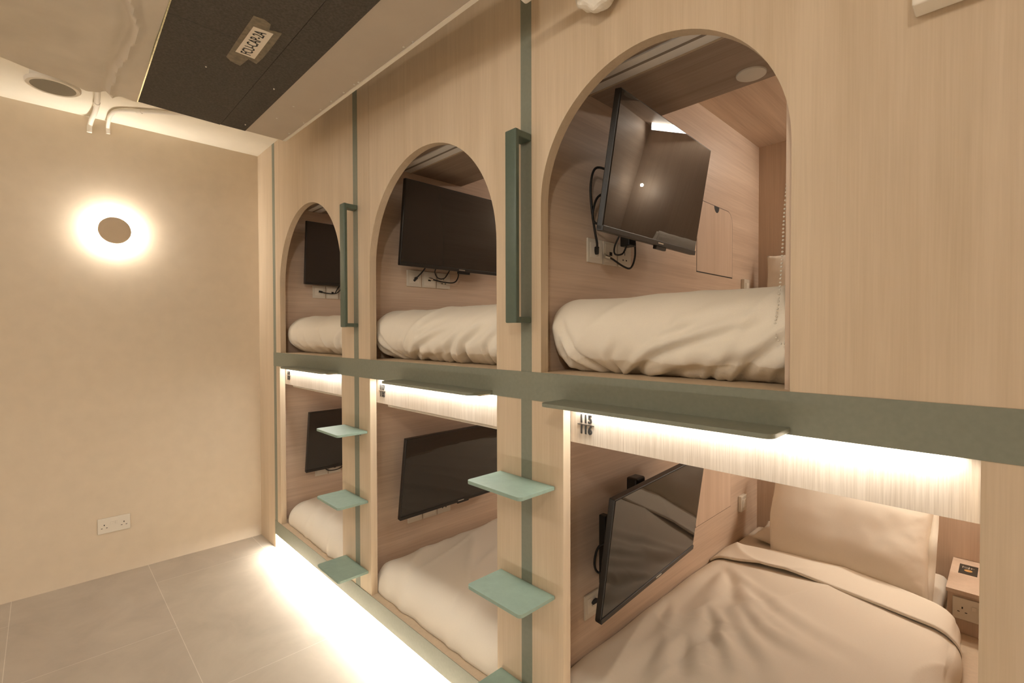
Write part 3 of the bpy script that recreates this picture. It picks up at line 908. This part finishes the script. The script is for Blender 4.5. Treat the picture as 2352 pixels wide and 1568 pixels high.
# grey wrap beside the foam, with creases
bm = bmesh.new(); V = []
nx, ny = 150, 70
for j in range(ny+1):
    t_ = .627+.72*j/ny; row = []
    for i in range(nx+1):
        e = interp(t_, [(.62, .022), (.677, .055), (.767, .014), (.79, -.008), (1.03, .123), (1.40, .32)])
        s = e+(LW-e)*i/nx
        p = dp(s, t_)
        up = -.006
        ridgec = .70+.02*math.sin(s*7)+.012*noise.noise(Vector((s*6, 0, 0)))
        up += -.014*math.exp(-((t_-ridgec)/.011)**2)+.012*math.exp(-((t_-ridgec-.024)/.016)**2)
        up += .012*noise.noise(Vector((s*2.2, t_*5, 3)))+.006*noise.noise(Vector((s*7, t_*11, 8)))
        up += 0
        row.append(bm.verts.new(p+Vector((0, 0, up))))
    V.append(row)
for j in range(ny):
    for i in range(nx): bm.faces.new((V[j][i], V[j][i+1], V[j+1][i+1], V[j+1][i]))
# sides up to the ceiling
def skirt(line, dz=.13):
    nw = [bm.verts.new(v.co+Vector((0, 0, dz))) for v in line]
    for a in range(len(line)-1): bm.faces.new((line[a], line[a+1], nw[a+1], nw[a]))
skirt([r[0] for r in V]); skirt(V[-1])
bmesh.ops.recalc_face_normals(bm, faces=bm.faces)
tag(obj('insulation_wrap', bm, 'wrap', smooth=True, angle=60), 'creased pale grey wrapping over the ceiling unit at upper left', 'insulation')

# label taped to the foam
lb = thing('duct_label', 'white paper label FCU-CAP-2A taped to the black foam', 'label', dp(.93, .42, -.006))
def tagpoly(pts, up, name, mat, parent=lb):
    bm = bmesh.new(); vs = [bm.verts.new(dp(x-RX, (RY-.036*(x-RX))-y, up)) for x, y in pts]
    bm.faces.new(vs); bmesh.ops.recalc_face_normals(bm, faces=bm.faces)
    o = obj(name, bm, mat, parent); sd = o.modifiers.new('s', 'SOLIDIFY'); sd.thickness = .0006; return o
tagpoly([(1.999, -.603), (2.004, -.575), (1.990, -.552), (1.955, -.545), (1.70, -.535), (1.628, -.541), (1.640, -.575), (1.663, -.594), (1.85, -.600)], -.0046, 'tape', 'tape')
tagpoly([(1.95, -.552), (1.962, -.53), (1.966, -.511), (1.88, -.506), (1.75, -.502), (1.690, -.505), (1.70, -.525), (1.71, -.545)], -.0052, 'tape', 'tape')
tagpoly([(1.939, -.586), (1.943, -.529), (1.724, -.521), (1.728, -.582)], -.0062, 'paper', 'paper')
bm = text_mesh('FCU-CAP-2A', .046, .0002, .0002, 1.0)
bmesh.ops.scale(bm, vec=(.74, 1., 1), verts=bm.verts)
# seen from below: text baseline runs along +x, top of letters toward -y
c = dp(1.832-RX, (RY-.036*(1.832-RX))+.5555, -.0070)
ex = DX.normalized(); ez = Vector((0, 0, -1)); ez = (ez-ex*ez.dot(ex)).normalized(); ey = ez.cross(ex)
T = Matrix(((ex.x, ey.x, ez.x, c.x), (ex.y, ey.y, ez.y, c.y), (ex.z, ey.z, ez.z, c.z), (0, 0, 0, 1)))
bmesh.ops.transform(bm, matrix=T, verts=bm.verts)
obj('lettering', bm, 'ink', lb)

# ------------------------------------------------------------------ ceiling speaker and conduits
sp = thing('ceiling_speaker', 'round white speaker with grey mesh hanging below the ceiling at upper left', 'speaker', (.70, -1.02, 2.45))
cx, cy, cz = .70, -1.020, 2.455
bm = bmesh.new(); lathe(bm, [(.074, 0), (.074, CEIL-cz-.001)], (cx, cy, cz), (0, 0, 1)); obj('housing', bm, 'offwhite', sp, smooth=True, angle=40)
bm = bmesh.new(); lathe(bm, [(.074, -.012), (.086, -.012), (.091, -.006), (.091, .002), (.078, .006)], (cx, cy, cz), (0, 0, 1), 64, False); obj('trim_ring', bm, 'offwhite', sp, smooth=True, angle=50)
bm = bmesh.new(); lathe(bm, [(.0745, -.0115), (.0745, -.004)], (cx, cy, cz), (0, 0, 1), 64); obj('grille', bm, 'grille', sp)
t = thing('conduit', 'white conduit bending from ceiling onto the beige wall, left one', 'conduit', (.02, -.86, 2.52), 'white conduits')
bm = bmesh.new(); tube(bm, [(.62, -.865, 2.573), (.30, -.850, 2.573), (.16, -.850, 2.568), (.06, -.858, 2.56), (.022, -.862, 2.545), (.018, -.865, 2.53), (.014, -.866, 2.50)], .0115, 14); obj('pipe', bm, 'offwhite', t, smooth=True)
bm = bmesh.new(); tube(bm, [(.30, -.850, 2.573), (.24, -.850, 2.573)], .0135, 14, False); obj('coupling', bm, 'offwhite', t, smooth=True, angle=40)
t = thing('conduit', 'white conduit running along the ceiling then down the beige wall, right one', 'conduit', (.02, -.79, 2.54), 'white conduits')
bm = bmesh.new(); tube(bm, [(.62, -.30, 2.578), (.50, -.40, 2.578), (.36, -.62, 2.576), (.26, -.755, 2.575), (.17, -.785, 2.572), (.07, -.787, 2.566), (.025, -.787, 2.55), (.018, -.786, 2.535), (.014, -.785, 2.515)], .0095, 14); obj('pipe', bm, 'offwhite', t, smooth=True)
bm = bmesh.new(); tube(bm, [(.325, -.67, 2.576), (.31, -.69, 2.576)], .0125, 12, False); obj('clip', bm, 'offwhite', t, smooth=True, angle=40)

# things hanging at the very top, right of the duct
bm = bmesh.new(); tube(bm, [(2.676, -.15, 2.262), (2.686, -.15, 2.262), (4.2, -.15, 2.262)], [.004, .0155, .0155], 16, False)
tag(obj('pipe_end', bm, 'offwhite', smooth=True, angle=50), 'white rounded pipe end at the top edge beside the near green strip', 'pipe')
bm = bmesh.new()
tube(bm, [(2.79, -.036, 2.262), (2.822, -.038, 2.236), (2.850, -.038, 2.228), (2.880, -.038, 2.25), (2.91, -.036, 2.34)], .024, 18)
for v in bm.verts: v.co += Vector((noise.noise(v.co*40), noise.noise(v.co*40+Vector((3, 0, 0))), noise.noise(v.co*40+Vector((0, 5, 0)))))*.007
tag(obj('drain_sleeve', bm, 'offwhite'), 'crumpled white taped hose end hanging at the top edge above the near arch', 'hose')
tag(obj('junction_box', B(3.466, 3.58, -.045, -.001, 1.912, 2.08, .003), 'offwhite'), 'corner of a white box high on the wood wall at the top right', 'box')

# ------------------------------------------------------------------ lights
WARM = (1., .91, .785); STRIP = (1., .965, .90)
def area(name, loc, sx, sy, power, col, target=None, rot=None, spread=PI):
    l = D.lights.new(name, 'AREA'); l.shape = 'RECTANGLE'; l.size = sx; l.size_y = sy; l.energy = power; l.color = col; l.spread = spread
    o = D.objects.new(name, l); COL.objects.link(o); o.location = loc
    if target is not None:
        o.rotation_euler = (Vector(target)-Vector(loc)).to_track_quat('-Z', 'Y').to_euler()
    elif rot: o.rotation_euler = rot
    return o
def point(name, loc, power, col, r=.02):
    l = D.lights.new(name, 'POINT'); l.energy = power; l.color = col; l.shadow_soft_size = r
    o = D.objects.new(name, l); COL.objects.link(o); o.location = loc; return o
# key: ceiling downlight behind and right of the camera
area('ceiling_downlight_lamp', (3.9, -1.75, 2.37), .12, .12, 6.2, WARM, target=(1.6, 0, 1.5))
area('corridor_fill', (3.0, -2.15, 2.37), .5, .2, 1.3, WARM, target=(3.2, 0, .9))  # added fill without a fixture, lifts the near fronts and pods
area('corridor_fill_far', (2.55, -1.10, 2.28), .3, .3, 2.6, WARM, target=(.3, -.1, .9))  # added fill out of view, brightens the end wall beside the bunks
# unseen high and low fill lights, added across the corridor to brighten the pods
area('opposite_high_fill', (2.0, -2.26, 2.36), 2.8, .10, 7.8, STRIP, target=(2.0, 0, 1.2))
area('opposite_low_fill', (2.6, -2.26, .10), 4.4, .05, 10, STRIP, target=(2.6, -1.6, .0))
# LED strip under the base rail
area('plinth_led', (2.58, .0145, .0905), 4.55, .009, 42, STRIP, rot=(0, 0, 0))
# LED strips behind the band
for k, (a, b) in enumerate(LO):
    area('valance_led', ((a+b)/2, .0225, 1.176), (b-a)-.06, .016, [2.0, 2.0, 2.1][k], STRIP, rot=(0, 0, 0))
# reading lights and cove strips at the head of the beds
HEAD = (1, .93, .81)
for k in range(3):
    point('upper_reading_lamp', (XL[k]+.97, 1.80, 2.06), [1, 1, 1.3][k], HEAD, .009)
    point('lower_reading_lamp', (XL[k]+.80, 1.69, 1.07), [1.5, 1.5, 2.6][k], HEAD, .012)
    area('upper_cove_led', (XL[k]+.55, 1.895, 2.432), 1.0, .05, [5, 5, 6.5][k], HEAD, target=(XL[k]+.45, .9, 1.7))
    area('lower_cove_led', (XL[k]+.60, 1.895, 1.135), .85, .012, [4, 4, 5.5][k], HEAD, target=(XL[k]+.5, .9, .4))
# ------------------------------------------------------------------ world, camera, view
w = D.worlds.new('World'); bpy.context.scene.world = w; w.use_nodes = True
w.node_tree.nodes['Background'].inputs[0].default_value = (1, .82, .6, 1); w.node_tree.nodes['Background'].inputs[1].default_value = .05
cam = D.cameras.new('Camera'); co = D.objects.new('Camera', cam); COL.objects.link(co)
F = 1111.1; cam.sensor_width = 36.; cam.sensor_fit = 'HORIZONTAL'; cam.lens = 36*F/2352; cam.clip_start = .02
yaw, pit, rol = .7998, -.01633, -.002225
f = Vector((-math.sin(yaw)*math.cos(pit), math.cos(yaw)*math.cos(pit), math.sin(pit)))
r = Vector((math.cos(yaw), math.sin(yaw), 0)); u = r.cross(f)
r2 = r*math.cos(rol)+u*math.sin(rol); u2 = -r*math.sin(rol)+u*math.cos(rol)
co.matrix_world = Matrix(((r2.x, u2.x, -f.x, 3.583), (r2.y, u2.y, -f.y, -1.069), (r2.z, u2.z, -f.z, 1.38), (0, 0, 0, 1)))
S = bpy.context.scene; S.camera = co
S.view_settings.view_transform = 'Standard'
S.view_settings.look = 'None'
S.view_settings.exposure = .33
try:
    S.cycles.use_denoising = True
    S.cycles.max_bounces = 8; S.cycles.diffuse_bounces = 5
except Exception: pass
